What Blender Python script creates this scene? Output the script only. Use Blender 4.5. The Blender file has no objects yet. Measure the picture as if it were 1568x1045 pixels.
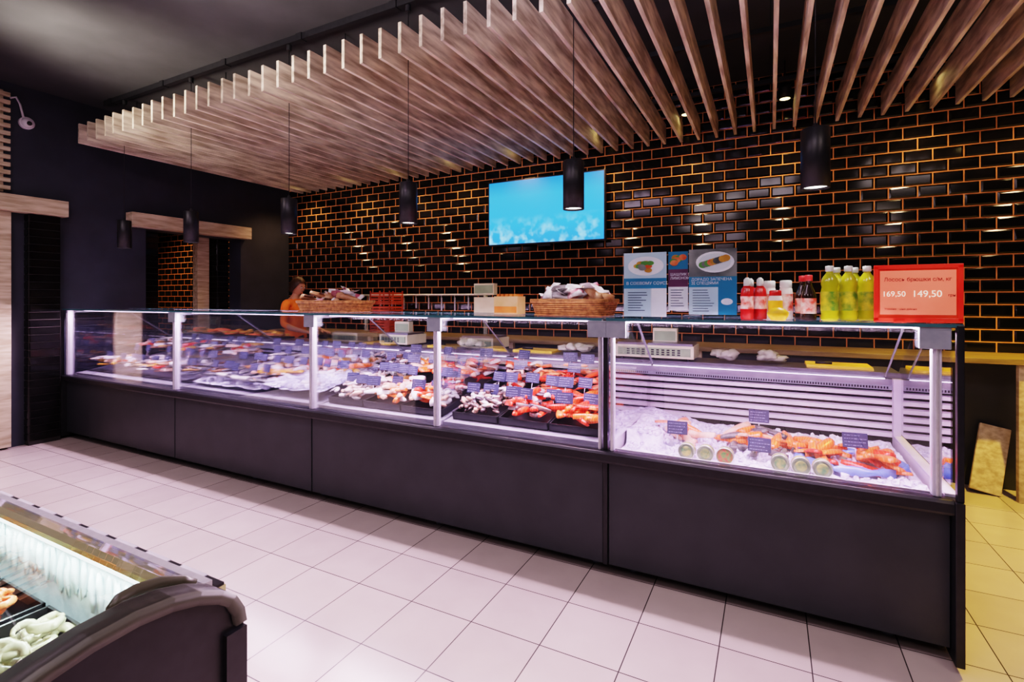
import bpy, math, random
from mathutils import Vector, Matrix, noise
random.seed(7)
R=random.random
def ru(a,b): return a+(b-a)*random.random()
scene=bpy.context.scene
# ------------------------------------------------------------ materials
def nodes(name):
    m=bpy.data.materials.new(name); m.use_nodes=True
    nt=m.node_tree; b=nt.nodes['Principled BSDF']
    return m,nt,b
def pm(name,c1,c2=None,scale=8,rough=.5,metal=0,bump=0,stretch=(1,1,1),emit=0,coat=0,detail=4,trans=0,ior=1.45,ramp=(.35,.65)):
    m,nt,b=nodes(name)
    if c2 is None: c2=tuple(min(1,x*1.25+.002) for x in c1)
    tc=nt.nodes.new('ShaderNodeTexCoord'); mp=nt.nodes.new('ShaderNodeMapping')
    mp.inputs['Scale'].default_value=stretch
    nz=nt.nodes.new('ShaderNodeTexNoise'); nz.inputs['Scale'].default_value=scale; nz.inputs['Detail'].default_value=detail
    cr=nt.nodes.new('ShaderNodeValToRGB')
    cr.color_ramp.elements[0].position=ramp[0]; cr.color_ramp.elements[1].position=ramp[1]
    cr.color_ramp.elements[0].color=(*c1,1); cr.color_ramp.elements[1].color=(*c2,1)
    L=nt.links.new
    L(tc.outputs['Object'],mp.inputs['Vector']); L(mp.outputs[0],nz.inputs['Vector']); L(nz.outputs['Fac'],cr.inputs[0])
    L(cr.outputs[0],b.inputs['Base Color'])
    b.inputs['Roughness'].default_value=rough; b.inputs['Metallic'].default_value=metal
    b.inputs['Coat Weight'].default_value=coat; b.inputs['Coat Roughness'].default_value=.08
    b.inputs['Transmission Weight'].default_value=trans; b.inputs['IOR'].default_value=ior
    if emit: 
        L(cr.outputs[0],b.inputs['Emission Color']); b.inputs['Emission Strength'].default_value=emit
    if bump:
        bp=nt.nodes.new('ShaderNodeBump'); bp.inputs['Strength'].default_value=bump; bp.inputs['Distance'].default_value=.01
        L(nz.outputs['Fac'],bp.inputs['Height']); L(bp.outputs[0],b.inputs['Normal'])
    return m
def glassmat(name,tint=(.97,.99,1),refl=.10,rough=.0):
    m=bpy.data.materials.new(name); m.use_nodes=True; nt=m.node_tree; nt.nodes.clear(); L=nt.links.new
    o=nt.nodes.new('ShaderNodeOutputMaterial'); mx=nt.nodes.new('ShaderNodeMixShader')
    t=nt.nodes.new('ShaderNodeBsdfTransparent'); g=nt.nodes.new('ShaderNodeBsdfGlossy')
    t.inputs[0].default_value=(*tint,1); g.inputs['Roughness'].default_value=rough
    g.inputs[0].default_value=(1,1,1,1)
    lw=nt.nodes.new('ShaderNodeLayerWeight'); lw.inputs[0].default_value=.25
    mu=nt.nodes.new('ShaderNodeMath'); mu.operation='MULTIPLY_ADD'; mu.inputs[1].default_value=.6; mu.inputs[2].default_value=refl*.4
    L(lw.outputs['Fresnel'],mu.inputs[0]); L(mu.outputs[0],mx.inputs[0]); L(t.outputs[0],mx.inputs[1]); L(g.outputs[0],mx.inputs[2]); L(mx.outputs[0],o.inputs[0])
    return m
def emat(name,c,s):
    m,nt,b=nodes(name); b.inputs['Base Color'].default_value=(*c,1)
    b.inputs['Emission Color'].default_value=(*c,1); b.inputs['Emission Strength'].default_value=s
    return m
# ------------------------------------------------------------ mesh builder
class MB:
    def __init__(s): s.v=[];s.f=[];s.m=[];s.s=[]
    def add(s,vs,fs,mi=0,M=None,smooth=False):
        o=len(s.v)
        for p in vs:
            p=Vector(p)
            if M is not None: p=M@p
            s.v.append(p[:])
        for i,f in enumerate(fs):
            s.f.append([o+k for k in f]); s.m.append(mi if isinstance(mi,int) else mi[i]); s.s.append(smooth)
    def box(s,a,b,mi=0,M=None):
        x0,y0,z0=a;x1,y1,z1=b
        s.add([(x0,y0,z0),(x1,y0,z0),(x1,y1,z0),(x0,y1,z0),(x0,y0,z1),(x1,y0,z1),(x1,y1,z1),(x0,y1,z1)],
          [(0,3,2,1),(4,5,6,7),(0,1,5,4),(1,2,6,5),(2,3,7,6),(3,0,4,7)],mi,M)
    def prism(s,prof,x0,x1,mi=0,M=None,smooth=False):
        n=len(prof)
        vs=[(x0,y,z) for y,z in prof]+[(x1,y,z) for y,z in prof]
        s.add(vs,[tuple(range(n))[::-1],tuple(range(n,2*n))],mi,M)
        s.add(vs,[(i,(i+1)%n,n+(i+1)%n,n+i) for i in range(n)],mi,M,smooth)
    def lathe(s,prof,mi=0,M=None,n=20,caps=True,smooth=True):
        vs=[];fs=[]
        for r,z in prof:
            for i in range(n):
                a=2*math.pi*i/n; vs.append((r*math.cos(a),r*math.sin(a),z))
        k=len(prof)
        mm=[]
        for j in range(k-1):
            for i in range(n):
                fs.append((j*n+i,j*n+(i+1)%n,(j+1)*n+(i+1)%n,(j+1)*n+i)); mm.append(mi if isinstance(mi,int) else mi[j])
        s.add(vs,fs,mm,M,smooth)
        if caps:
            m0=mi if isinstance(mi,int) else mi[0]; m1=mi if isinstance(mi,int) else mi[-1]
            s.add(vs,[tuple(range(n))[::-1]],m0,M); s.add(vs,[tuple(range((k-1)*n,k*n))],m1,M)
    def cyl(s,c,r,h,mi=0,n=20,r2=None,M=None):
        T=Matrix.Translation(c)
        s.lathe([(r,0),(r if r2 is None else r2,h)],mi,T if M is None else M@T,n)
    def tube(s,pts,r,mi=0,n=6,closed=False,M=None):
        pts=[Vector(p) for p in pts];N=len(pts);vs=[];fs=[]
        rr=r if hasattr(r,'__len__') else [r]*N
        for i,p in enumerate(pts):
            a=pts[(i-1)%N] if (closed or i>0) else p
            b=pts[(i+1)%N] if (closed or i<N-1) else p
            d=(b-a).normalized(); up=Vector((0,0,1)) if abs(d.z)<.9 else Vector((1,0,0))
            u=d.cross(up).normalized(); w=u.cross(d)
            for k in range(n):
                t=2*math.pi*k/n; vs.append((p+(u*math.cos(t)+w*math.sin(t))*rr[i])[:])
        for i in range(N if closed else N-1):
            j=(i+1)%N
            for k in range(n): fs.append((i*n+k,i*n+(k+1)%n,j*n+(k+1)%n,j*n+k))
        if not closed: fs+= [tuple(range(n))[::-1],tuple(range((N-1)*n,N*n))]
        s.add(vs,fs,mi,M,True)
    def blob(s,c,rad,mi=0,rot=0,jit=.15,nu=8,nv=6,tilt=0,smooth=True,fl=0):
        vs=[(0,0,-1)];sd=Vector((R()*90,R()*90,R()*90))
        for j in range(1,nv):
            ph=-math.pi/2+math.pi*j/nv
            for i in range(nu):
                a=2*math.pi*i/nu; vs.append((math.cos(ph)*math.cos(a),math.cos(ph)*math.sin(a),math.sin(ph)))
        vs.append((0,0,1))
        o=[]
        for p in vs:
            p=Vector(p); k=1+jit*2*noise.noise(p*1.3+sd)
            o.append(Vector((p.x*rad[0]*k,p.y*rad[1]*k,p.z*rad[2]*k)))
        fs=[]
        for i in range(nu): fs.append((0,1+(i+1)%nu,1+i))
        for j in range(nv-2):
            for i in range(nu): fs.append((1+j*nu+i,1+j*nu+(i+1)%nu,1+(j+1)*nu+(i+1)%nu,1+(j+1)*nu+i))
        t=len(vs)-1;b=1+(nv-2)*nu
        for i in range(nu): fs.append((b+i,b+(i+1)%nu,t))
        M=Matrix.Translation(c)@Matrix.Rotation(rot,4,'Z')@Matrix.Rotation(tilt,4,'Y')
        s.add(o,fs,mi,M,smooth)
    def grid(s,x0,x1,y0,y1,zf,nx,ny,mi=0,smooth=True):
        vs=[];fs=[]
        for j in range(ny+1):
            for i in range(nx+1):
                x=x0+(x1-x0)*i/nx;y=y0+(y1-y0)*j/ny; vs.append((x,y,zf(x,y)))
        for j in range(ny):
            for i in range(nx):
                a=j*(nx+1)+i; fs.append((a,a+1,a+nx+2,a+nx+1))
        s.add(vs,fs,mi,None,smooth)
    def fish(s,c,L,rot,md=0,ml=1,tilt=0,fat=.13,roll=0):
        N=10;n=10;vs=[];fs=[];mm=[]
        for j in range(N+1):
            t=j/N
            h=L*fat*(math.sin(math.pi*min(1,(t*.92+.06))**.8)**.75)*(1-.25*t)+L*.012
            w=h*.5
            bend=.05*L*math.sin(t*2.5)
            for i in range(n):
                a=2*math.pi*i/n
                vs.append((t*L*.84-L*.5,math.cos(a)*h+bend,math.sin(a)*w+w*.2))
        for j in range(N):
            for i in range(n):
                fs.append((j*n+i,j*n+(i+1)%n,(j+1)*n+(i+1)%n,(j+1)*n+i)); mm.append(md if (math.cos(2*math.pi*(i+.5)/n)>-.05 or j<1) else ml)
        fs+=[tuple(range(n))[::-1],tuple(range(N*n,(N+1)*n))]; mm+=[md,md]
        M=Matrix.Translation(c)@Matrix.Rotation(rot,4,'Z')@Matrix.Rotation(tilt,4,'Y')@Matrix.Rotation(roll,4,'X')
        s.add(vs,fs,mm,M,True)
        b=.05*L*math.sin(2.5); x=L*.32
        s.add([(x,b,.002),(x+L*.2,b+L*.13,.004),(x+L*.13,b,.002),(x+L*.2,b-L*.12,.0)],[(0,2,1),(0,3,2)],md,M)
        s.add([(-L*.15,L*fat*.9,.003),(L*.0,L*fat*1.35,.003),(L*.12,L*fat*.85,.003)],[(0,1,2)],md,M)
        s.blob(M@Vector((-L*.41,L*.015,L*fat*.33)),(L*.014,)*3,md,jit=0,nu=6,nv=4)
    def slab(s,c,l,w,h,rot,mi=0,tilt=0,roll=0,bend=.0):
        N=7;prof=[(-1,.1),(-.85,.75),(-.4,1),(.3,.95),(.85,.6),(1,.05)]
        bot=[(1,-.0),(-1,-.0)];pr=prof+bot;n=len(pr);vs=[];fs=[]
        for j in range(N+1):
            t=j/N; k=(math.sin(math.pi*(t*.8+.14)))**.45*(1-.35*t)
            for (y,z) in pr: vs.append((t*l-l/2,y*w/2*k+bend*math.sin(t*3),z*h*(.4+.6*k)))
        for j in range(N):
            for i in range(n): fs.append((j*n+i,(j+1)*n+i,(j+1)*n+(i+1)%n,j*n+(i+1)%n))
        fs+=[tuple(range(n)),tuple(range(N*n,(N+1)*n))[::-1]]
        M=Matrix.Translation(c)@Matrix.Rotation(rot,4,'Z')@Matrix.Rotation(tilt,4,'Y')@Matrix.Rotation(roll,4,'X')
        s.add(vs,fs,mi,M,True)
    def shrimp(s,c,r,rot,mi=0,lay=0):
        pts=[];rr=[]
        for k in range(8):
            a=-.4+k*.55; q=r*(1-.03*k)
            pts.append((math.cos(a)*q,math.sin(a)*q,0)); rr.append(r*(.16+.26*math.sin(min(3.0,.5+k*.42))))
        M=Matrix.Translation(c)@Matrix.Rotation(rot,4,'Z')@Matrix.Rotation(lay,4,'X')
        s.tube(pts,rr,mi,6,M=M)
        e=Vector(pts[-1]); s.add([e[:],(e.x+r*.3,e.y-r*.5,0),(e.x-r*.2,e.y-r*.5,0)],[(0,1,2)],mi,M)
    def crayfish(s,c,L,rot,mi=0,tilt=0):
        M=Matrix.Translation(c)@Matrix.Rotation(rot,4,'Z')@Matrix.Rotation(tilt,4,'Y')
        s.tube([(-.5*L,0,0),(-.35*L,0,.03*L),(-.1*L,0,.05*L),(0,0,.03*L),(.12*L,0,.04*L),(.2*L,0,.025*L),(.3*L,0,.03*L),(.38*L,0,.01*L)],[.02*L,.08*L,.11*L,.08*L,.085*L,.07*L,.065*L,.04*L],mi,8,M=M)
        s.add([(.36*L,0,.01*L),(.5*L,.11*L,0),(.53*L,0,.0),(.5*L,-.11*L,0)],[(0,1,2),(0,2,3)],mi,M)
        for q in (1,-1):
            s.tube([(-.3*L,.06*q*L,.02*L),(-.45*L,.2*q*L,.03*L),(-.62*L,.17*q*L,.03*L),(-.78*L,.1*q*L,.02*L)],[.02*L,.025*L,.055*L,.01*L],mi,6,M=M)
            for k in range(3): s.tube([((-.2+k*.1)*L,.08*q*L,.02*L),((-.22+k*.14)*L,.2*q*L,.04*L),((-.2+k*.16)*L,.28*q*L,-.02*L)],.010*L,mi,4,M=M)
    def obj(s,name,mats,parent=None,bevel=0,solid=0):
        me=bpy.data.meshes.new(name); me.from_pydata(s.v,[],s.f)
        for m in mats: me.materials.append(m)
        me.polygons.foreach_set('material_index',s.m); me.polygons.foreach_set('use_smooth',s.s); me.update()
        o=bpy.data.objects.new(name,me); scene.collection.objects.link(o)
        if bevel:
            b=o.modifiers.new('b','BEVEL'); b.width=bevel; b.segments=2; b.limit_method='ANGLE'; b.angle_limit=.8
        if solid:
            b=o.modifiers.new('s','SOLIDIFY'); b.thickness=solid
        if parent: o.parent=parent
        return o
def empty(name,loc=(0,0,0)):
    e=bpy.data.objects.new(name,None); scene.collection.objects.link(e); e.empty_display_size=.1
    return e
def text(name,body,loc,size,mat,parent,rz=0,align='LEFT',ext=.0006,sx=1):
    c=bpy.data.curves.new(name,'FONT'); c.body=body; c.size=size; c.align_x=align; c.extrude=ext
    c.materials.append(mat); o=bpy.data.objects.new(name,c); scene.collection.objects.link(o)
    o.location=loc; o.rotation_euler=(math.pi/2,0,rz); o.scale=(sx,1,1); o.parent=parent; return o
def area(name,loc,sx,sy,power,col,rot=(0,0,0),parent=None,spread=180):
    l=bpy.data.lights.new(name,'AREA'); l.shape='RECTANGLE'; l.size=sx; l.size_y=sy; l.energy=power; l.color=col; l.spread=math.radians(spread)
    o=bpy.data.objects.new(name,l); scene.collection.objects.link(o); o.location=loc; o.rotation_euler=rot
    if parent: o.parent=parent
    return o
def spot(name,loc,power,col,angle,rot=(0,0,0),parent=None,blend=.5,rad=.04):
    l=bpy.data.lights.new(name,'SPOT'); l.energy=power; l.color=col; l.spot_size=math.radians(angle); l.spot_blend=blend; l.shadow_soft_size=rad
    o=bpy.data.objects.new(name,l); scene.collection.objects.link(o); o.location=loc; o.rotation_euler=rot
    if parent: o.parent=parent
    return o
# palette
M_black=pm('black_powdercoat',(.010,.010,.013),(.015,.015,.019),30,.38)
M_base=pm('charcoal_panel',(.026,.030,.036),(.033,.037,.044),6,.42)
M_alu=pm('anodised_aluminium',(.62,.60,.66),(.72,.70,.75),40,.35,.6)
M_grey=pm('grey_plastic',(.22,.24,.29),(.27,.29,.34),20,.45)
M_white=pm('white_enamel',(.55,.52,.58),(.66,.62,.68),10,.35)
M_dimw=pm('dimmed_white_enamel',(.20,.19,.24),(.26,.25,.30),10,.35)  # white enamel with a darkened colour, dulls lit louvers and decks
M_steel=pm('brushed_steel',(.20,.20,.24),(.32,.31,.37),12,.28,.85,stretch=(1,30,30))
M_glass=glassmat('clear_glass',refl=.2)
M_gedge=pm('glass_edge',(.04,.11,.13),(.06,.16,.18),10,.1)
M_wood=pm('weathered_larch',(.36,.285,.22),(.82,.71,.58),3.0,.6,bump=.2,stretch=(9,1.1,7),detail=8)
M_beam=pm('light_oak',(.38,.29,.19),(.62,.51,.38),4,.55,bump=.2,stretch=(6,1,8),detail=8)
M_tile=pm('black_glazed_tile',(.0035,.0035,.004),(.008,.007,.008),6,.10)
M_grout=pm('terracotta_grout',(.52,.19,.065),(.72,.29,.11),12,.8)
M_wall=pm('navy_charcoal_paint',(.030,.034,.050),(.038,.042,.062),4,.6)
M_ceil=pm('anthracite_ceiling',(.040,.041,.046),(.052,.053,.059),3,.75)
# ------------------------------------------------------------ room
XL=-6.58; YB=5.33; HC=3.55
mf=bpy.data.materials.new('porcelain_floor_tile'); mf.use_nodes=True; nt=mf.node_tree; b=nt.nodes['Principled BSDF']; L=nt.links.new
tc=nt.nodes.new('ShaderNodeTexCoord'); mp=nt.nodes.new('ShaderNodeMapping'); mp.inputs['Location'].default_value=(.19,.08,0)
br=nt.nodes.new('ShaderNodeTexBrick'); br.offset=0; br.squash=1
br.inputs['Scale'].default_value=1; br.inputs['Brick Width'].default_value=.3333; br.inputs['Row Height'].default_value=.3333
br.inputs['Mortar Size'].default_value=.0025; br.inputs['Mortar Smooth'].default_value=.1
br.inputs['Color1'].default_value=(.62,.52,.485,1); br.inputs['Color2'].default_value=(.54,.45,.42,1); br.inputs['Mortar'].default_value=(.07,.06,.06,1)
nz=nt.nodes.new('ShaderNodeTexNoise'); nz.inputs['Scale'].default_value=5; nz.inputs['Detail'].default_value=6
mx=nt.nodes.new('ShaderNodeMixRGB'); mx.blend_type='MULTIPLY'; mx.inputs[0].default_value=.2
L(tc.outputs['Object'],mp.inputs[0]); L(mp.outputs[0],br.inputs[0]); L(mp.outputs[0],nz.inputs[0])
L(br.outputs['Color'],mx.inputs[1]); L(nz.outputs['Fac'],mx.inputs[2]); L(mx.outputs[0],b.inputs['Base Color'])
bp=nt.nodes.new('ShaderNodeBump'); bp.invert=True; bp.inputs['Strength'].default_value=.4; bp.inputs['Distance'].default_value=.004
L(br.outputs['Fac'],bp.inputs['Height']); L(bp.outputs[0],b.inputs['Normal']); b.inputs['Roughness'].default_value=.22
m=MB(); m.box((-10.6,-3.6,-.1),(4.1,5.5,0)); m.obj('floor',[mf])
m=MB(); m.box((-10.6,-3.6,HC),(4.1,5.5,HC+.1)); m.obj('ceiling',[M_ceil])
def tiles(mb,x0,x1,z0,z1,y,tw=.2,th=.1,gap=.009,bev=.013,dep=.008,bond=True,T=None):
    r=0;z=z0
    while z<z1-.02:
        x=x0-(tw/2 if (bond and r%2) else 0)
        while x<x1-.001:
            a=max(x,x0)+gap/2;b_=min(x+tw,x1)-gap/2
            if b_-a>.03:
                c=z+gap/2;d=min(z+th,z1)-gap/2
                tx=ru(-.0009,.0009);tz=ru(-.0006,.0006)
                o=[(a,y,c),(b_,y,c),(b_,y,d),(a,y,d)]
                q=[(a+bev,y-dep+tx+tz,c+bev),(b_-bev,y-dep-tx+tz,c+bev),(b_-bev,y-dep-tx-tz,d-bev),(a+bev,y-dep+tx-tz,d-bev)]
                mb.add(o+q,[(4,5,6,7),(0,1,5,4),(1,2,6,5),(2,3,7,6),(3,0,4,7)],1,T)
            x+=tw
        z+=th;r+=1
m=MB(); m.box((-10.6,YB,0),(4.1,YB+.15,HC),0); tiles(m,-10.6,4.0,0,HC,YB-.0005); m.obj('wall_back',[M_grout,M_tile])
m=MB()
m.box((XL-.25,-3.6,0),(XL,3.33,HC)); m.box((XL-.25,3.33,2.28),(XL,4.53,HC)); m.box((XL-.25,4.53,0),(XL,YB-.01,HC))
m.obj('wall_left',[M_wall])
m=MB(); m.box((4.0,-3.6,0),(4.1,YB,HC)); m.obj('wall_right',[M_wall])
m=MB(); m.box((-10.6,-3.7,0),(4.1,-3.6,HC)); m.obj('wall_front',[M_wall])
m=MB(); m.box((-10.7,-3.6,0),(-10.6,YB,HC)); m.obj('wall_passage',[M_wall])
m=MB(); m.box((XL+.002,1.0,2.29),(XL+.14,2.54,2.45)); m.obj('lintel_beam',[M_beam],bevel=.004)
m=MB(); m.box((XL+.002,3.12,2.28),(XL+.14,4.60,2.44)); m.obj('lintel_beam',[M_beam],bevel=.004)
def pillar(x0,x1,y0,y1,z1):
    m=MB(); m.box((x0,y0,0),(x1,y1,z1),0)
    T=Matrix.Translation((x1+.0005,0,0))@Matrix.Rotation(math.radians(90),4,'Z')
    tiles(m,y0,y1,.04,z1,0.0,tw=(y1-y0),th=.075,gap=.005,bev=.006,bond=False,T=T)
    tiles(m,x0,x1,.04,z1,y0-.0005,tw=(x1-x0),th=.075,gap=.005,bev=.006,bond=False)
    m.obj('tiled_pillar',[pm('pillar_grout',(.03,.025,.025),None,9,.8),M_tile])
pillar(XL+.003,XL+.09,2.24,2.49,2.285)
pillar(XL-.6,XL-.255,3.40,3.60,HC-.01)
pillar(XL-.5,XL-.255,4.36,4.52,HC-.01)
m=MB(); m.box((XL+.003,1.86,0.02),(XL+.07,2.12,2.285)); m.obj('wood_post',[M_beam],bevel=.004)
m=MB(); m.box((XL-.45,4.14,0.0),(XL-.34,4.30,HC)); m.obj('wood_post',[M_beam],bevel=.004)
m=MB()
for k in range(13): m.box((XL+.012,1.2,2.50+k*.075),(XL+.05,2.12,2.50+k*.075+.038))
for y in (1.3,1.7,2.05): m.box((XL+.002,y,2.48),(XL+.014,y+.03,3.46))
m.obj('wood_lattice_panel',[M_beam])
m=MB(); m.box((XL+.001,-3.5,0),(XL+.012,1.85,.09)); m.obj('baseboard_left',[M_alu])
e=empty('security_camera'); m=MB()
m.tube([(XL+.01,2.13,3.40),(XL+.02,2.17,3.42),(XL+.02,2.20,3.36),(XL+.03,2.22,3.24)],.010,0)
m.cyl((0,0,0),.060,.03,0,24,M=Matrix.Translation((XL,2.25,3.19))@Matrix.Rotation(math.pi/2,4,'Y'))
m.lathe([(.050,0),(.048,.02),(.04,.04),(.02,.052),(.002,.056)],0,Matrix.Translation((XL+.03,2.25,3.19))@Matrix.Rotation(math.pi/2,4,'Y'))
m.blob((XL+.075,2.25,3.18),(.022,.022,.022),1,jit=0,nu=12,nv=8); m.obj('housing',[M_white,M_black],e)
# ------------------------------------------------------------ slat ceiling
m=MB(); x=-6.26
while x<3.9:
    dz=ru(-.004,.004)
    m.box((x-.013,2.55+ru(-.006,.006),3.03+dz),(x+.013,YB-.02,3.23+dz)); x+=.1655
for y in (2.95,3.8,4.7):
    m.box((-6.3,y-.02,3.235),(3.9,y+.02,3.27),1)
    for xx in (-6.0,-4.5,-3,-1.5,0,1.5,3): m.box((xx-.004,y-.004,3.27),(xx+.004,y+.004,HC-.001),1)
m.obj('slatted_wood_ceiling',[M_wood,M_black],bevel=.002)
# ------------------------------------------------------------ track and pendants
M_lamp=emat('lamp_face',(1,.93,.85),4); M_warm=emat('warm_lamp_face',(1,.80,.35),4)
m=MB(); m.box((-6.3,2.78,HC-.05),(3,2.82,HC-.001)); 
for k in range(10): m.box((-6.2+k*.95,2.772,HC-.056),(-6.2+k*.95+.06,2.828,HC-.0))
m.obj('lighting_track',[M_black])
for x in (-5.93,-4.78,-3.46,-2.25,-1.03,.19):
    e=empty('pendant_lamp'); m=MB(); zb=1.97
    r=.062;h=.285
    m.lathe([(r-.006,.012),(r-.004,0),(r,0),(r,h-.004),(r-.004,h),(.012,h),(.012,h+.02),(.004,h+.03)],0,Matrix.Translation((x,2.8,zb)),28,caps=False)
    m.cyl((x,2.8,zb+.012),r-.006,.004,1,24)
    m.tube([(x,2.8,zb+h),(x,2.8,HC-.06)],.0028,0,6)
    m.cyl((x,2.8,HC-.10),.02,.043,0,12)
    m.obj('shade',[M_black,M_lamp],e)
    spot('bulb',(x,2.8,zb-.01),9,(1,.86,.9),100,parent=e,blend=.7,rad=.05)
for k in range(11):
    x=-5.93+.869*k
    j=round((x+6.26)/.1655-.5); x=-6.26+(j+.5)*.1655
    e=empty('ceiling_downlight'); m=MB()
    m.lathe([(.040,.004),(.045,0),(.052,0),(.052,.1),(.045,.12),(.008,.13),(.008,.34)],0,Matrix.Translation((x,5.03,3.20)),20,caps=False)
    m.cyl((x,5.03,3.204),.041,.004,1,20); m.obj('can',[M_black,M_warm],e)
    spot('bulb',(x,5.03,3.03),28-1.3*k,(1,.62,.30),130,rot=(math.radians(3),0,0),parent=e,blend=1.0,rad=.06)
# aisle fill panels, added out of view for general light
M_fill=emat('added_fill_face',(1,.84,.94),.5)
for (x,y,p,c) in ((-4.6,.5,17,(1,.82,.88)),(-2.4,.2,16,(.98,.74,.98)),(-.2,.1,15,(1,.84,.94)),(-1.2,-1.9,20,(1,.84,.88)),(1.9,.6,13,(1,.85,.82))):
    e=empty('added_aisle_fill'); m=MB()
    m.box((x-.62,y-.62,HC-.06),(x+.62,y+.62,HC-.001),0); m.box((x-.6,y-.6,HC-.062),(x+.6,y+.6,HC-.0605),1); m.obj('housing',[M_black,M_fill],e)
    area('fill_lamp',(x,y,HC-.07),1.15,1.15,p,c,parent=e)
# large round dishes, added out of view to brighten the slats
for (x,y,p,c) in ((-4.9,.9,160,(1,.87,.72)),(-2.9,.5,180,(1,.85,.78)),(-.8,.3,145,(.95,.80,.98)),(1.6,.3,110,(1,.83,.62))):
    e=empty('added_slat_uplight'); m=MB(); T=Matrix.Translation((x,y,2.58))@Matrix.Rotation(math.radians(-56),4,'X')
    m.lathe([(.06,-.12),(.2,-.08),(.33,.0),(.34,.012)],0,T,28,caps=False); m.cyl((0,0,.0),.325,.006,1,28,M=T); m.cyl((x,y,2.62),.01,HC-2.62,0,10); m.obj('dish',[M_black,M_fill],e)
    spot('bulb',(x,y+.30,2.78),p,c,86,rot=(math.radians(124),0,0),parent=e,blend=.9,rad=.3)
e=empty('track_spotlight'); m=MB(); m.cyl((1.75,3.9,HC-.5),.06,.16,0,20); m.cyl((1.75,3.9,HC-.504),.05,.004,1,20); m.cyl((1.75,3.9,HC-.34),.01,.339,0,10); m.obj('can',[M_black,M_warm],e)
spot('bulb',(1.75,3.9,HC-.53),250,(1,.66,.08),90,parent=e)
e=empty('track_spotlight'); m=MB(); m.cyl((-8.6,4.2,HC-.2),.06,.16,0,20); m.cyl((-8.6,4.2,HC-.04),.02,.04,0,10); m.obj('can',[M_black],e)
spot('bulb',(-8.6,4.2,HC-.22),150,(1,.6,.3),130,parent=e)
# ------------------------------------------------------------ television
mt=bpy.data.materials.new('tv_screen_picture'); mt.use_nodes=True; nt=mt.node_tree; b=nt.nodes['Principled BSDF']; L=nt.links.new
tc=nt.nodes.new('ShaderNodeTexCoord'); sp=nt.nodes.new('ShaderNodeSeparateXYZ'); L(tc.outputs['Object'],sp.inputs[0])
mr=nt.nodes.new('ShaderNodeMapRange'); mr.inputs[1].default_value=2.07; mr.inputs[2].default_value=2.83; L(sp.outputs['Z'],mr.inputs[0])
cr=nt.nodes.new('ShaderNodeValToRGB'); cr.color_ramp.elements[0].color=(.02,.22,.75,1); cr.color_ramp.elements[1].color=(.012,.17,.55,1)
e1=cr.color_ramp.elements.new(.3); e1.color=(.02,.30,.84,1); e1=cr.color_ramp.elements.new(.75); e1.color=(.025,.30,.75,1); L(mr.outputs[0],cr.inputs[0])
nz=nt.nodes.new('ShaderNodeTexNoise'); nz.inputs['Scale'].default_value=9; nz.inputs['Detail'].default_value=2; L(tc.outputs['Object'],nz.inputs[0])
r2=nt.nodes.new('ShaderNodeValToRGB'); r2.color_ramp.elements[0].position=.45; r2.color_ramp.elements[1].position=.75; L(nz.outputs['Fac'],r2.inputs[0])
sub=nt.nodes.new('ShaderNodeMapRange'); sub.inputs[1].default_value=.12; sub.inputs[2].default_value=.45; sub.inputs[3].default_value=.9; sub.inputs[4].default_value=0; L(mr.outputs[0],sub.inputs[0])
mul=nt.nodes.new('ShaderNodeMath'); mul.operation='MULTIPLY'; mul.use_clamp=True; L(sub.outputs[0],mul.inputs[0]); L(r2.outputs[0],mul.inputs[1])
mx=nt.nodes.new('ShaderNodeMixRGB'); mx.inputs[2].default_value=(.35,.75,1,1); L(mul.outputs[0],mx.inputs[0]); L(cr.outputs[0],mx.inputs[1])
L(mx.outputs[0],b.inputs['Emission Color']); b.inputs['Emission Strength'].default_value=1.0; b.inputs['Base Color'].default_value=(.01,.01,.01,1); b.inputs['Roughness'].default_value=.4
m=MB(); m.box((-2.99,5.21,2.07),(-1.56,5.26,2.83),0); m.box((-2.975,5.206,2.088),(-1.575,5.2095,2.815),1)
m.box((-2.5,5.26,2.25),(-2.05,5.315,2.65),0); m.box((-2.35,5.225,2.045),(-2.2,5.245,2.07),0); m.obj('television',[M_black,mt],bevel=.002)
# ------------------------------------------------------------ back counter
M_top=pm('worktop_oak',(.15,.10,.04),(.25,.17,.07),4,.4,stretch=(1,8,8))
m=MB(); m.box((-6.3,4.75,.98),(3.3,YB-.012,1.02),1); m.box((-6.2,5.1,.0),(3.2,YB-.012,.98),0)
for x in (-4.5,-2.5,-.6,1.56): m.box((x,4.8,0),(x+.05,4.85,.98),2)
m.obj('back_work_counter',[M_base,M_top,M_beam],bevel=.003)
M_crate=pm('red_crate_plastic',(.40,.05,.015),(.55,.09,.03),9,.4)
for x in (-4.36,):
    m=MB()
    for z0 in (1.022,1.20,1.378):
        m.box((x-.16,4.86,z0),(x+.16,5.12,z0+.012),0)
        for k in range(4): 
            zz=z0+.02+k*.036; m.box((x-.16,4.86,zz),(x+.16,4.87,zz+.024),0); m.box((x-.16,5.11,zz),(x+.16,5.12,zz+.024),0); m.box((x-.16,4.86,zz),(x-.15,5.12,zz+.024),0); m.box((x+.15,4.86,zz),(x+.16,5.12,zz+.024),0)
        for cx in (x-.155,x,x+.155):
            for cy in (4.862,5.11): m.box((cx-.008,cy-.001,z0),(cx+.008,cy+.011,z0+.172),0)
    m.obj('stacked_red_crates',[M_crate])
m=MB(); m.tube([(-5.7,5.27,1.50),(-3.0,5.27,1.50)],.012,0,8)  # invented rail and utensils, standing in for a bright reflection on the tiles
for x in (-5.6,-4.8,-4.0,-3.1): m.tube([(x,5.27,1.50),(x,5.325,1.50)],.007,0,6)
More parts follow.
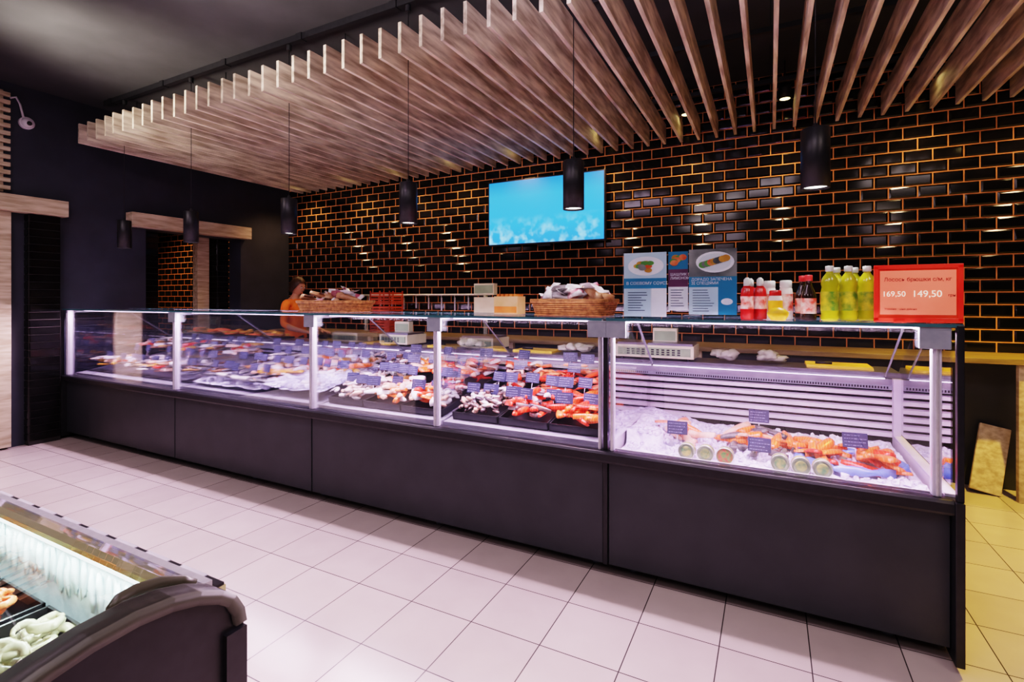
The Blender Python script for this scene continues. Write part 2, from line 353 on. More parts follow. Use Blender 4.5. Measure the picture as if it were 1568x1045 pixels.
for k in range(12):
    x=-5.5+k*.2; m.tube([(x,5.258,1.495),(x,5.255,1.47),(x,5.268,1.46)],.003,0,5); m.box((x-.008,5.258,1.27+ru(0,.06)),(x+.008,5.266,1.465),0)
m.obj('added_reflection_rail',[M_alu])
m=MB(); Tm=Matrix.Translation((1.40,4.88,.003))@Matrix.Rotation(math.radians(-18),4,'X')@Matrix.Rotation(math.radians(12),4,'Y'); m.box((-.09,0,.02),(.09,.03,.52),0,Tm); m.obj('wooden_board',[M_beam],bevel=.006)
# ------------------------------------------------------------ display counter
X0=-6.5; X1=.66; secs=[(X0+.03,-4.58),(-4.58,-2.91),(-2.91,-1.83),(-1.83,-.76),(-.76,.62)]
ctr=empty('refrigerated_display_counter')
M_post=pm('white_lit_post',(.50,.46,.58),(.58,.54,.66),9,.3)
m=MB()
m.box((X0,2.57,.08),(X1-.03,3.8,.58),0)
for a,b_ in ((X0,-4.585),(-4.575,-2.915),(-2.905,-.775),(-.745,X1-.032)): m.box((a,2.545,.07),(b_,2.572,.598),0)
m.prism([(2.50,.615),(2.505,.603),(2.60,.60),(2.60,.66),(2.512,.662),(2.50,.65)],X0,X1-.03,1)
m.box((-.772,2.535,.07),(-.748,2.57,1.34),1)
m.box((X1-.03,2.49,.03),(X1,3.8,.66),1)
m.box((X0-.03,2.50,.03),(X0,3.8,.66),1)
m.box((X1-.022,2.50,.66),(X1,2.53,1.34),1); m.box((X0-.03,2.5,.66),(X0-.01,2.53,1.34),1)
for x in (-6.3,-5.4,-4.6,-3.7,-2.93,-1.9,-.85,-.65,.45):
    m.cyl((x,2.68,0),.022,.08,2,12); m.cyl((x,3.6,0),.022,.08,2,12)
m.obj('base',[M_base,M_black,M_grey],ctr,bevel=.003)
m=MB()
m.box((X0,3.57,.58),(X1-.03,3.60,.99),3); m.box((X0,3.555,.99),(X1,3.86,1.02),1)
m.box((X0,3.535,.950),(X1-.03,3.57,.985),4)
for k in range(6):
    pf=[(3.540,.655+k*.046),(3.57,.650+k*.046),(3.57,.682+k*.046),(3.545,.676+k*.046)]
    m.prism(pf,X0,-.77,4); m.prism(pf,-.74,X1-.03,0)
m.box((X0,3.53,.925),(X1-.03,3.545,.950),2)
x=-.7
while x<.6: m.box((x,3.5285,.931),(x+.008,3.531,.944),3); x+=.014
m.obj('rear_panel_and_worktop',[M_white,M_steel,M_grey,M_black,M_dimw],ctr)
m=MB()
for (a,b_) in secs[:4]: m.prism([(2.60,.58),(3.55,.58),(3.55,.83),(2.64,.68),(2.60,.68)],a+.01,b_-.01,2)
m.box((-.75,2.60,.58),(.62,3.55,.60),0)
m.prism([(2.60,.60),(2.66,.60),(2.62,.655),(2.60,.655)],-.75,.62,0)
m.box((.618,2.6,.60),(.629,3.55,.665),0); m.box((-.752,2.6,.60),(-.745,3.55,.70),0)
m.box((X1-.045,2.56,.661),(X1-.002,3.56,.672),1); m.box((X1-.045,3.50,.67),(X1-.01,3.54,.99),1)
m.obj('decks',[M_white,M_post,M_dimw],ctr)
m=MB()
for (a,b_) in secs:
    m.box((a+.012,2.552,.662),(b_-.012,2.558,1.33),0)
top=MB()
for (a,b_) in ((X0-.02,-2.912),(-2.908,-.772),(-.748,X1)):
    m.box((a,2.515,1.332),(b_,3.12,1.344),0)
    top.box((a,2.511,1.331),(b_,2.5148,1.345),0); top.box((a,3.1203,1.331),(b_,3.124,1.345),0)
for x in [X0+.0,-4.58,-2.91,-1.83,-.79,-.73,X1-.02]:
    m.prism([(2.58,.70),(2.58,1.33),(3.1,1.33),(3.54,1.0),(3.54,.70)],x-.003,x+.003,0)
m.obj('glass_panels',[M_glass],ctr); top.obj('glass_edges',[M_gedge],ctr)
m=MB()
for x in [X0+.03,-4.58,-2.91,-1.83,-.79,-.725,.585]:
    w=.015 if x not in(-.79,-.725) else .008
    m.box((x-w,2.535,.662),(x+w,2.575,1.328),0); m.box((x-.006,2.529,.662),(x+.006,2.536,1.30),2)
    m.box((x-.010,2.6,1.305),(x+.010,3.1,1.325),1)
    m.tube([(x,3.09,1.31),(x,3.54,1.0)],.006,1)
for x in [-4.58,-2.91,-1.83,-.80,-.70,.575]:
    m.box((x-.05,2.516,1.245),(x+.05,2.536,1.325),1)
    m.box((x-.05,2.516,1.318),(x+.05,2.62,1.33),1)
m.obj('posts_and_brackets',[M_post,M_grey,M_alu],ctr,bevel=.003)
M_led=emat('led_strip',(.88,.66,1),2.4)
m=MB()
for (a,b_) in secs:
    m.box((a+.05,2.66,1.318),(b_-.05,2.68,1.328),0); m.box((a+.05,2.65,1.326),(b_-.05,2.69,1.331),1)
    m.box((a+.04,3.529,.986),(b_-.04,3.535,.990),0)
m.obj('led_strips',[M_led,M_alu],ctr)
for (a,b_),k,c in zip(secs,(.8,1.15,1.0,1.0,.72),((.68,.46,1),(.74,.50,1),(.85,.58,1),(.92,.60,1),(.95,.48,.95))):
    area('led_lamp_inner',((a+b_)/2,2.69,1.31),(b_-a)-.12,.03,6.8*(b_-a)*k,c,rot=(math.radians(20),0,0),parent=ctr,spread=150)
    area('added_floor_lamp',((a+b_)/2,2.66,1.31),(b_-a)-.12,.03,22*(b_-a),(1,.69,.90),rot=(math.radians(-48),0,0),parent=ctr,spread=120)  # extra lamp added to brighten the aisle floor, apart from the LED strip
# ------------------------------------------------------------ goods
M_ice=pm('crushed_ice',(.56,.55,.74),(.82,.80,.95),30,.25,bump=.3)
M_fd=pm('fish_back_grey',(.03,.03,.035),(.16,.145,.14),25,.25,coat=.4)
M_fl=pm('fish_belly_silver',(.50,.46,.45),(.78,.72,.68),25,.25,coat=.4)
M_gold=pm('smoked_fish_gold',(.48,.16,.015),(.76,.40,.06),14,.3,coat=.3)
M_gold2=pm('smoked_fish_bronze',(.16,.05,.015),(.34,.14,.035),14,.3,coat=.3)
M_red=pm('red_fish_skin',(.60,.012,.006),(.85,.07,.015),18,.3,coat=.4)
M_redl=pm('red_fish_belly',(.72,.12,.05),(.85,.30,.16),18,.3,coat=.4)
M_shr=pm('cooked_shrimp',(.78,.10,.02),(.90,.33,.13),30,.3,coat=.3)
M_gshr=pm('grey_shrimp',(.30,.20,.17),(.60,.46,.40),30,.3,coat=.3)
M_mus=pm('mussel_shell',(.03,.02,.03),(.16,.08,.06),20,.25,coat=.4)
M_steak=pm('fish_steak_pale',(.68,.32,.20),(.85,.58,.44),16,.3,coat=.3)
M_squid=pm('squid_white',(.68,.62,.62),(.84,.78,.78),16,.3,coat=.3)
M_tray=pm('black_tray',(.012,.012,.014),None,20,.3)
def salmonmat(name,c1,c2):
    m,nt,b=nodes(name); L=nt.links.new
    tc=nt.nodes.new('ShaderNodeTexCoord'); w=nt.nodes.new('ShaderNodeTexWave'); w.inputs['Scale'].default_value=24; w.inputs['Distortion'].default_value=6; w.inputs['Detail'].default_value=2
    cr=nt.nodes.new('ShaderNodeValToRGB'); cr.color_ramp.elements[0].color=(*c2,1); cr.color_ramp.elements[1].color=(*c1,1); cr.color_ramp.elements[0].position=.0; cr.color_ramp.elements[1].position=.18
    L(tc.outputs['Object'],w.inputs[0]); L(w.outputs['Fac'],cr.inputs[0]); L(cr.outputs[0],b.inputs['Base Color']); b.inputs['Roughness'].default_value=.28; b.inputs['Coat Weight'].default_value=.3
    return m
M_sal=salmonmat('salmon_flesh',(.90,.13,.014),(.92,.30,.11)); M_sal2=salmonmat('trout_flesh',(.80,.03,.008),(.86,.14,.05))
def zd(y): return .68+(y-2.64)*.165
tilt_x=math.atan(.165)
m=MB()
def icez(x,y): 
    n=noise.noise(Vector((x*5,y*5,1)))*.02+noise.noise(Vector((x*23,y*23,4)))*.012
    return zd(y)+.03+n+(.04 if (x>-3.6 and y<3.0) else 0)
m.grid(-4.53,-2.95,2.66,3.5,icez,90,46,0)
for _ in range(700):
    x=ru(-4.5,-2.98) if R()<.3 else ru(-3.65,-2.98); y=ru(2.68,3.45 if R()<.4 else 3.0)
    s_=ru(.012,.028); m.blob((x,y,icez(x,y)+ru(.0,.02)),(s_,s_*ru(.6,1),s_*ru(.6,1)),0,R()*6,.4,5,4,smooth=False)
m.obj('ice_bed',[M_ice])
m=MB()
for row in range(6):
    y=2.74+row*.135
    x=-4.38
    while x<-3.06:
        if not(row<2 and x>-3.68):
            L_=ru(.24,.34); md,ml=random.choice(((0,1),(0,1),(1,0),(1,1),(2,3),(0,3),(1,3)))
            if x>-3.9 and row>2 and R()<.4: md,ml=2,4
            m.fish((x,y+ru(-.03,.03),icez(x,y)+.035+R()*.03),L_,ru(-2.2,-.9) if row%2 else ru(-.6,.5)+math.pi,md,ml,fat=ru(.10,.15),roll=tilt_x*.5)
        x+=ru(.055,.09) if row%2 else ru(.09,.14)
m.obj('whole_fish_display',[M_fd,M_fl,M_gold2,M_gold,M_redl])
m=MB()
for _ in range(26): 
    x=ru(-3.75,-3.05);y=ru(3.0,3.42); m.slab((x,y,icez(x,y)+.07),ru(.12,.22),ru(.05,.09),ru(.02,.04),R()*6,random.choice((0,1,2,3,4,4)))
for _ in range(20):
    x=ru(-4.0,-3.45);y=ru(2.82,3.1); m.slab((x,y,icez(x,y)+.06),ru(.12,.2),ru(.05,.08),ru(.02,.04),R()*6,random.choice((2,2,0,4)))
for _ in range(20):
    x=ru(-3.55,-3.05);y=ru(2.72,3.0); m.slab((x,y,icez(x,y)+.02),ru(.08,.15),ru(.04,.07),ru(.02,.035),R()*6,random.choice((4,1,4)),ru(-.4,.4),ru(-.3,.3))
m.obj('fish_fillets_on_ice',[M_steak,M_ice,M_gold,M_sal,M_squid])
m=MB()
for i in range(7):
    for j in range(2):
        x=-6.40+i*.26;y=2.68+j*.42;z=zd(y)
        m.box((x,y,z+.004),(x+.23,y+.36,z+.016),3)
        for k in range(20):
            c=(x+ru(.04,.19),y+ru(.04,.33),z+ru(.06,.15)+j*.07)
            if (i+j)%3==0: m.fish(c,ru(.14,.2),R()*6,random.choice((0,5,6)),random.choice((1,5)))
            elif (i+j)%3==1: m.slab(c,ru(.12,.17),.06,.03,R()*6,random.choice((2,4,1,7)))
            else: m.slab(c,ru(.1,.16),.07,.035,R()*6,random.choice((5,6,0,6,7)))
m.obj('smoked_fish_display',[M_gold2,M_gold,M_steak,M_tray,M_sal2,M_fl,M_fd,M_squid])
m=MB()
for i in range(9):
    x=-6.3+i*.19; m.box((x,3.60,1.021),(x+.17,3.8,1.04),1)
    for k in range(4): m.slab((x+.085+ru(-.03,.03),3.7+ru(-.05,.05),1.045+k*.012),.14,.07,.025,R()*6,random.choice((0,2,0,3)))
m.obj('smoked_fillet_trays',[M_gold,M_tray,M_sal,M_gold2])
def tray(m,x0,x1,y0,y1,mi):
    z=zd((y0+y1)/2)
    M=Matrix.Translation(((x0+x1)/2,(y0+y1)/2,z+.004))@Matrix.Rotation(tilt_x,4,'X')
    w=(x1-x0)/2;d=(y1-y0)/2
    m.box((-w,-d,0),(w,d,.006),mi,M)
    for a,b_ in (((-w,-d,0),(w,-d+.008,.045)),((-w,d-.008,0),(w,d,.045)),((-w,-d,0),(-w+.008,d,.045)),((w-.008,-d,0),(w,d,.045))): m.box(a,b_,mi,M)
    return M,w,d
def fill(m,M,w,d,kind,hh=.07):
    n={'shr':90,'gshr':100,'mus':130,'fil':50,'sal':54,'red':30,'steak':54,'gold':24,'trout':46,'cray':22}[kind]
    for k in range(n):
        x=ru(-w+.03,w-.03);y=ru(-d+.03,d-.03)
        cen=1-.45*max(abs(x)/w,abs(y)/d)**2; z=.02+hh*cen*ru(.45,1.1)
        c=M@Vector((x,y,z)); 
        if kind=='shr': m.shrimp(c,ru(.022,.034),R()*6,3,ru(-.5,.5))
        elif kind=='gshr': m.shrimp(c,ru(.024,.036),R()*6,random.choice((12,12,11,5)),ru(-.5,.5))
        elif kind=='mus': m.blob(c,(.034,.018,.012),random.choice((4,4,5,10,11)),R()*6,.1,7,5,ru(-.6,.6))
        elif kind=='fil': m.slab(c,ru(.10,.17),ru(.04,.07),ru(.02,.035),R()*6,random.choice((0,5,5,0,11,7)),ru(-.25,.25),ru(-.3,.3))
        elif kind=='sal': m.slab(c,ru(.10,.16),ru(.03,.06),ru(.02,.035),R()*6,random.choice((0,0,0,1)),ru(-.25,.25),ru(-.3,.3))
        elif kind=='trout': m.slab(c,ru(.10,.16),ru(.04,.06),ru(.025,.04),R()*6,random.choice((1,1,2,4,11)),ru(-.25,.25),ru(-.3,.3))
        elif kind=='steak': m.slab(c,ru(.08,.13),ru(.05,.08),ru(.025,.035),R()*6,random.choice((5,11,0,2,4)),ru(-.4,.4),ru(-.4,.4))
        elif kind=='red': m.fish(c,ru(.17,.25),random.choice((0,math.pi))+ru(-1.2,1.2),2,random.choice((6,1)),ru(-.15,.15),fat=.15)
        elif kind=='gold': m.fish(c,ru(.16,.23),math.pi/2+ru(-.8,.8),7,random.choice((8,10,10)),ru(-.15,.15),fat=.15)
        elif kind=='cray': m.crayfish(c,ru(.12,.16),R()*6,random.choice((2,3)),ru(-.3,.3))
mats34=[M_sal,M_sal2,M_red,M_shr,M_mus,M_steak,M_redl,M_gold2,M_gold]
def sect(name,x0,x1,ks):
    m=MB(); n=len(ks)//2; w=(x1-x0)/n
    for j in range(2):
        for i in range(n):
            M,ww,d=tray(m,x0+i*w+.004,x0+(i+1)*w-.004,2.66+j*.44,3.09+j*.44,9)
            fill(m,M,ww,d,ks[j*n+i],.10+.05*j)
    m.obj(name,mats34+[M_tray,M_fl,M_squid,M_gshr])
sect('seafood_tray_display',-2.87,-1.87,['gshr','fil','steak','mus','fil','cray'])
sect('red_fish_tray_display',-1.79,-.80,['mus','trout','sal','steak','cray','red'])
m=MB()
def ice5(x,y):
    n=noise.noise(Vector((x*6,y*6,9)))*.018+noise.noise(Vector((x*30,y*30,4)))*.012
    k=.03+ .07*max(0,min(1,(-.35-x)/.35)) if y>2.85 else .022
    return .602+k+n
m.grid(-.73,.60,2.67,3.5,ice5,110,60,0)
for _ in range(800):
    x=ru(-.7,.58);y=ru(2.70,3.45); s_=ru(.009,.022)
    m.blob((x,y,ice5(x,y)+.004),(s_,s_*ru(.6,1),s_*ru(.6,1)),0,R()*6,.4,5,4,smooth=False)
m.obj('ice_bed',[M_ice])
m=MB()
for cx,cy,n,sx,sy,mi in ((-.44,3.0,16,.12,.11,(0,4,2,4)),(-.04,3.08,20,.19,.11,(0,0,4,2,3)),(.34,2.96,40,.17,.13,(0,0,1,0))):
    for k in range(n):
        x=cx+ru(-sx,sx);y=cy+ru(-sy,sy); m.slab((x,y,ice5(x,y)+ru(.01,.07)),ru(.10,.18),ru(.045,.07),ru(.018,.03),R()*6,random.choice(mi),ru(-.3,.3),ru(-.3,.3))
for k in range(16):
    x=ru(-.22,.16);y=ru(2.84,3.0); m.slab((x,y,ice5(x,y)+.015),ru(.05,.09),ru(.03,.05),.03,R()*6,3)
m.obj('salmon_pieces_on_ice',[M_sal,M_sal2,M_redl,M_fd,M_steak])
M_film=pm('blue_film',(.05,.12,.50),(.18,.30,.75),8,.2,coat=.5)
m=MB(); N=36;vs=[];fs=[]
for j in range(4):
    for i in range(N):
        a=2*math.pi*i/N; rr=(.19,.215,.235,.245)[j]+.012*math.sin(a*7+j)+.008*math.sin(a*13)
        vs.append((.34+rr*math.cos(a)*.98,2.96+rr*math.sin(a)*.8,(.63,.66,.665,.635)[j]+.010*math.sin(a*9+j*2)))
for j in range(3):
    for i in range(N): fs.append((j*N+i,j*N+(i+1)%N,(j+1)*N+(i+1)%N,(j+1)*N+i))
m.add(vs,fs,0,None,True); m.obj('plastic_film_wrap',[M_film],solid=.002)
M_can=pm('can_label_green',(.05,.16,.07),(.42,.35,.10),30,.35); M_lid=pm('can_lid_silver',(.16,.22,.14),(.28,.33,.22),20,.35,.7); M_rimc=pm('can_rim',(.55,.55,.5),None,20,.3,.8); M_labr=pm('can_lid_red',(.45,.04,.03),(.05,.22,.05),60,.3,.1)
for i,x in enumerate((-.38,-.29,-.20,.04,.125,.21)):
    m=MB(); T=Matrix.Translation((x,2.70,.668))@Matrix.Rotation(math.radians(-6),4,'X')@Matrix.Rotation(math.pi/2,4,'X')
    m.lathe([(.038,-.03),(.041,-.028),(.041,-.024),(.0395,-.022),(.0395,.022),(.041,.024),(.041,.028),(.038,.03),(.036,.027),(.026,.027),(.024,.029),(.018,.028),(.002,.028)],[1,3,3,0,3,3,3,1,2,2,2,2] if i==2 else [1,3,3,0,3,3,3,1,1,1,0,0],T,28)
    m.obj('fish_can',[M_can,M_lid,M_labr,M_rimc])
M_tag=pm('slate_tag',(.012,.016,.05),(.025,.03,.08),10,.5); M_chalk=pm('chalk_writing',(.25,.27,.42),(.40,.42,.6),90,.8)
m=MB()
def tag(x,y,z,w=.105,h=.07,rz=0,rx=-.25):
    T=Matrix.Translation((x,y,z))@Matrix.Rotation(rz,4,'Z')@Matrix.Rotation(rx,4,'X')
    m.box((-w/2,0,-h/2),(w/2,.003,h/2),0,T)
    m.tube([(0,.004,-h/2),(0,.006,-h/2-.05)],.0025,2,5,M=T)
    for k in range(4):
        zz=h*.33-k*h*.22; a=-w*.42; e_=ru(.1,.42)*w
        xx=a
        while xx<e_:
            l=ru(.004,.014); m.box((xx,-.0008,zz-.002+ru(-.001,.001)),(min(xx+l,w*.45),0,zz+ru(.0,.0003)),1,T); xx+=l+.003
for x,y,z in ((-.45,2.84,.745),(-.05,2.82,.71),(-.06,3.22,.77),(.36,2.90,.765)): tag(x,y,z,.105,.07,ru(-.1,.2))
for (a,b_,n) in ((-6.3,-4.7,9),(-4.5,-3.0,9),(-2.8,-1.9,7),(-1.75,-.85,7)):
    for row,yy in enumerate((2.80,3.02,3.24,3.42)):
        for k in range(n):
            if R()<.8 and not(a==-4.5 and row==0 and k>4):
                x=a+(b_-a)*(k+.5+(row%2)*.35-.17)/n+ru(-.03,.03); tag(x,yy+ru(-.05,.05),zd(yy)+.155+.02*row,ru(.085,.11),.065,ru(-.25,.35))
m.obj('price_tags',[M_tag,M_chalk,M_alu])
# ------------------------------------------------------------ things on glass top
ZT=1.3455
M_wick=pm('wicker',(.22,.08,.025),(.48,.21,.07),40,.6)
M_pack=pm('bag_plastic_white',(.62,.58,.62),(.85,.82,.86),20,.18,coat=.5); M_packp=pm('bag_plastic_pink',(.60,.08,.18),(.8,.5,.55),22,.2,coat=.5); M_packb=pm('cracker_brown',(.28,.10,.04),(.5,.28,.15),18,.4)
def basket(cx,cy,lx,ly,h,packs):
    e=empty('wicker_basket'); m=MB(); N=44
    def ring(k,off,z):
        pts=[]
        for i in range(N):
            a=2*math.pi*i/N; c,s_=math.cos(a),math.sin(a)
            p=.35; ex=(abs(c)**p)*(1 if c>=0 else -1); ey=(abs(s_)**p)*(1 if s_>=0 else -1)
            g=1+.12*z/h; o=off*(1 if (i+k)%2 else -1)
            pts.append((cx+(lx/2+o)*ex*g*.9,cy+(ly/2+o)*ey*g*.9,ZT+z))
        return pts
    rows=int(h/.012)
    for k in range(rows): m.tube(ring(k,.003,.008+k*.012),.0062,0,5,True)
    m.tube(ring(0,.004,h),.011,0,6,True); m.tube(ring(1,-.004,h+.006),.009,0,6,True)
    m.box((cx-lx*.44,cy-ly*.44,ZT+.001),(cx+lx*.44,cy+ly*.44,ZT+.01),0)
    m.obj('weave',[M_wick],e)
    q=MB()
    for _ in range(packs):
        x=cx+ru(-.38,.38)*lx;y=cy+ru(-.32,.32)*ly; z=ZT+h*.75+ru(-.01,.07)*(1.2-abs(x-cx)/lx)
        T=random.choice((0,0,1,0,2)) if lx<.55 else random.choice((0,2,2,1))
        q.slab((x,y,z),ru(.12,.19),ru(.06,.09),ru(.03,.045),R()*6,T,ru(-.6,.3),ru(-.6,.6))
        c=Vector((x,y,z+.03)); 
        T2=Matrix.Translation(c)@Matrix.Rotation(R()*6,4,'Z')@Matrix.Rotation(ru(-.9,.3),4,'Y')
        q.add([(0,-.035,0),(.035,-.04,.004),(.07,-.035,-.003),(.07,.035,.004),(.035,.04,-.004),(0,.035,0)],[(0,1,4,5),(1,2,3,4)],T if T!=2 else 0,T2)
    q.obj('snack_bags',[M_pack,M_packp,M_packb],e)
basket(-3.0,2.85,.58,.30,.075,28)
basket(-1.03,2.82,.46,.30,.085,44)
m=MB(); m.box((-1.60,2.86,ZT),(-1.43,2.98,ZT+.115),0); m.box((-1.595,2.857,ZT+.01),(-1.435,2.8598,ZT+.05),1)
for k in range(5): m.box((-1.585+k*.031,2.87,ZT+.115),(-1.565+k*.031,2.97,ZT+.13),1)
m.obj('cardboard_display_box',[pm('box_cream',(.62,.42,.18),(.72,.52,.28),9,.6),pm('box_orange',(.7,.18,.03),(.8,.3,.06),9,.6)],bevel=.002)
M_scr=pm('scale_cream',(.60,.58,.38),(.68,.66,.46),8,.4); M_scd=pm('scale_display',(.25,.32,.2),(.3,.4,.25),9,.2)
def scales(x,y,pole=True):
    m=MB(); z=1.0205
    m.box((x-.16,y-.14,z+.015),(x+.16,y+.14,z+.10),0); m.box((x-.15,y-.12,z+.10),(x+.15,y+.12,z+.115),1)
    m.box((x-.14,y-.15,z+.03),(x+.14,y-.141,z+.085),2)
    for dx in (-.12,.12):
        for dy in (-.1,.1): m.cyl((x+dx,y+dy,z),.015,.016,3,10)
    if pole:
        m.box((x-.12,y+.02,z+.30),(x+.08,y+.12,z+.44),0)
        m.cyl((x-.05,y+.1,z+.1),.018,.38,0,14)
        m.box((x-.15,y+.07,z+.46),(x+.05,y+.13,z+.56),0); m.box((x-.14,y+.066,z+.475),(x+.04,y+.0698,z+.545),2)
    else:
        m.box((x-.15,y+.06,z+.1),(x+.02,y+.12,z+.21),0); m.box((x-.14,y+.056,z+.12),(x+.01,y+.0598,z+.19),2)
    for i in range(6):
        for j in range(3): m.box((x-.12+i*.035,y-.1505,z+.036+j*.015),(x-.1+i*.035,y-.1502,z+.046+j*.015),3)
    m.obj('electronic_scales',[M_scr,M_steel,M_scd,M_black],bevel=.004)
scales(-2.17,3.72); scales(-.62,3.71,False); scales(-3.05,3.72,False)
m=MB()
for x,y in ((-.28,3.70),(.0,3.72)):
    for k in range(5): m.blob((x+ru(-.05,.05),y+ru(-.04,.04),1.055+ru(0,.03)),(ru(.05,.07),ru(.04,.05),ru(.02,.03)),0,R()*6,.35,9,7)
for k in range(6): m.blob((-1.35+ru(-.1,.1),3.7+ru(-.04,.04),1.055+ru(0,.02)),(ru(.05,.07),ru(.04,.05),ru(.02,.03)),0,R()*6,.35,9,7)
m.obj('carrier_bags',[pm('bag_film',(.35,.35,.27),(.5,.5,.4),9,.3)])
m=MB()
for x in (-2.7,-1.85,.2): 
    m.box((x,3.62,1.0205),(x+.34,3.84,1.036),0)
    m.tube([(x+.05,3.7,1.045),(x+.14,3.7,1.045)],.009,1,8); m.add([(x+.14,3.69,1.045),(x+.14,3.715,1.045),(x+.3,3.705,1.045),(x+.26,3.69,1.045)],[(0,1,2,3)],2)
m.obj('cutting_boards',[pm('board_yellow',(.65,.40,.03),(.75,.5,.06),9,.5),M_black,M_steel])
M_paper=pm('poster_paper',(.72,.77,.80),(.82,.86,.88),6,.35); M_teal=pm('poster_teal',(.015,.20,.36),(.03,.27,.46),4,.35); M_pcard=pm('poster_pale',(.50,.68,.78),(.62,.78,.85),4,.35)
M_ink=pm('poster_ink',(.05,.07,.12),None,9,.6); M_inkw=pm('poster_white_ink',(.85,.85,.9),None,9,.6); M_plum=pm('poster_plum',(.14,.04,.10),(.2,.07,.14),6,.35)
M_acr=glassmat('acrylic',refl=.1)
M_garn=pm('garnish_green',(.1,.3,.05),None,9,.5); M_pback=pm('plate_backdrop',(.07,.08,.08),(.36,.36,.33),5,.5)
def poster(x0,x1,z0,z1,y,kind):
    e=empty('promo_poster'); m=MB(); w=x1-x0;h=z1-z0
    m.box((x0,y,z0),(x1,y+.002,z1),0)
    yy=y-.0012
    def rc(a,b_,c,d,mi,l=0): m.box((x0+a*w,yy-l,z0+c*h),(x0+b_*w,y-.0001,z0+d*h),mi)
    def disc(cx,cz,rx,rz,mi,l): 
        n=24; m.add([(x0+cx*w+rx*w*math.cos(2*math.pi*i/n),y-.0014-l,z0+cz*h+rz*h*math.sin(2*math.pi*i/n)) for i in range(n)],[tuple(range(n))],mi)
    if kind=='A':
        rc(0,1,.60,1,2); disc(.52,.79,.42,.15,5,.0004); 
        for k in range(12): disc(.3+.45*R(),.79+ru(-.07,.07),.09,.035,random.choice((3,4,6,9)),.0006+.0002*k)
        rc(0,1,.44,.60,1); rc(0,.64,.0,.44,2); rc(.66,1,.0,.44,5)
        for k in range(8): rc(.1,.1+ru(.3,.48),.37-k*.04,.382-k*.04,7,.001)
        text('caption','В СОЄВОМУ СОУСІ',(x0+.06*w,y-.003,z0+.50*h),.021,M_inkw,e,sx=1.05)
    elif kind=='B':
        rc(0,1,.7,1,1); 
        for k in range(8): disc(.25+.5*R(),.85+ru(-.06,.06),.2,.05,random.choice((3,4,6)),.0004+.0002*k)
        rc(0,1,.40,.7,8); rc(0,1,0,.40,5)
        for k in range(7): rc(.12,.12+ru(.4,.7),.34-k*.045,.352-k*.045,7,.001)
        text('caption','ШАШЛИК З\nЛИМОНОМ',(x0+.1*w,y-.003,z0+.59*h),.019,M_inkw,e,sx=.9)
    else:
        rc(0,1,.58,1,9); disc(.55,.80,.40,.16,5,.0004); disc(.55,.80,.34,.13,0,.0006)
        for k in range(9): disc(.30+.06*k,.76+.012*k,.09,.05,random.choice((4,6,3,9,9)),.0008+.0002*k)
        rc(0,1,.42,.58,1); rc(0,.62,0,.42,2); rc(.62,1,0,.42,1)
        for k in range(9): rc(.08,.08+ru(.3,.46),.37-k*.04,.38-k*.04,7,.001)
        disc(.8,.2,.12,.05,5,.0008)
        text('caption','ДОРАДО ЗАПЕЧЕНА\nЗІ СПЕЦІЯМИ',(x0+.05*w,y-.003,z0+.52*h),.019,M_inkw,e,sx=.98)
    m.obj('sheet',[M_paper,M_teal,M_pcard,M_shr,M_gold,M_inkw,M_garn,M_ink,M_plum,M_pback],e)
    a=MB(); a.box((x0-.002,y-.008,z0-.004),(x1+.002,y-.0055,z1+.002),0); a.box((x0-.002,y-.008,ZT),(x1+.002,y+.07,ZT+.002),0); a.obj('acrylic_stand',[M_acr],e)
poster(-.695,-.475,1.351,1.685,2.66,'A'); poster(-.468,-.372,1.385,1.685,2.675,'B'); poster(-.365,-.145,1.365,1.69,2.66,'C')
def bottle(x,y,prof,mats,idx,name,n=22):
    m=MB(); m.lathe(prof,idx,Matrix.Translation((x,y,ZT)),n); return m.obj(name,mats)
M_oil=pm('sunflower_oil',(.32,.35,.008),(.54,.54,.02),6,.08,coat=.6); M_cap=pm('cap_white',(.6,.65,.6),None,9,.4); M_lab=pm('label_green_yellow',(.08,.22,.015),(.60,.50,.03),25,.4)
pr=[(.028,0),(.034,.004),(.035,.012),(.033,.03),(.035,.045),(.035,.13),(.031,.15),(.035,.165),(.030,.19),(.015,.212),(.013,.22),(.0165,.221),(.0165,.243),(.014,.245)]
for x,y in ((.235,2.66),(.31,2.70),(.385,2.74),(.275,2.80),(.35,2.84)):
    bottle(x,y,pr,[M_oil,M_lab,M_cap],[0,0,0,0,1,0,0,0,0,0,2,2,2],'oil_bottle')
M_ket=pm('ketchup_red',(.45,.01,.01),(.6,.03,.02),10,.25,coat=.4); M_klab=pm('sauce_label',(.7,.08,.04),(.8,.7,.6),30,.4)
prk=[(.026,0),(.03,.005),(.03,.05),(.027,.08),(.03,.11),(.026,.145),(.014,.16),(.016,.161),(.015,.19),(.006,.2)]
for x,y in ((-.10,2.66),(-.045,2.70),(-.09,2.78)): bottle(x,y,prk,[M_ket,M_klab,M_cap],[0,0,1,1,0,0,2,2,2],'ketchup_bottle')
M_soy=pm('soy_dark',(.02,.008,.005),None,10,.12,coat=.5); M_redcap=pm('cap_red',(.6,.03,.03),None,9,.4)
prs=[(.028,0),(.032,.005),(.032,.03),(.032,.10),(.03,.12),(.014,.16),(.012,.18),(.016,.181),(.016,.205),(.013,.207)]
for x,y in ((.155,2.68),(.135,2.76)): bottle(x,y,prs,[M_soy,M_klab,M_redcap],[0,0,1,0,0,0,2,2,2],'soy_sauce_bottle')
M_may=pm('mayonnaise_white',(.7,.68,.6),(.8,.78,.7),10,.3); M_ylab=pm('label_yellow',(.75,.38,.01),(.85,.55,.03),20,.4)
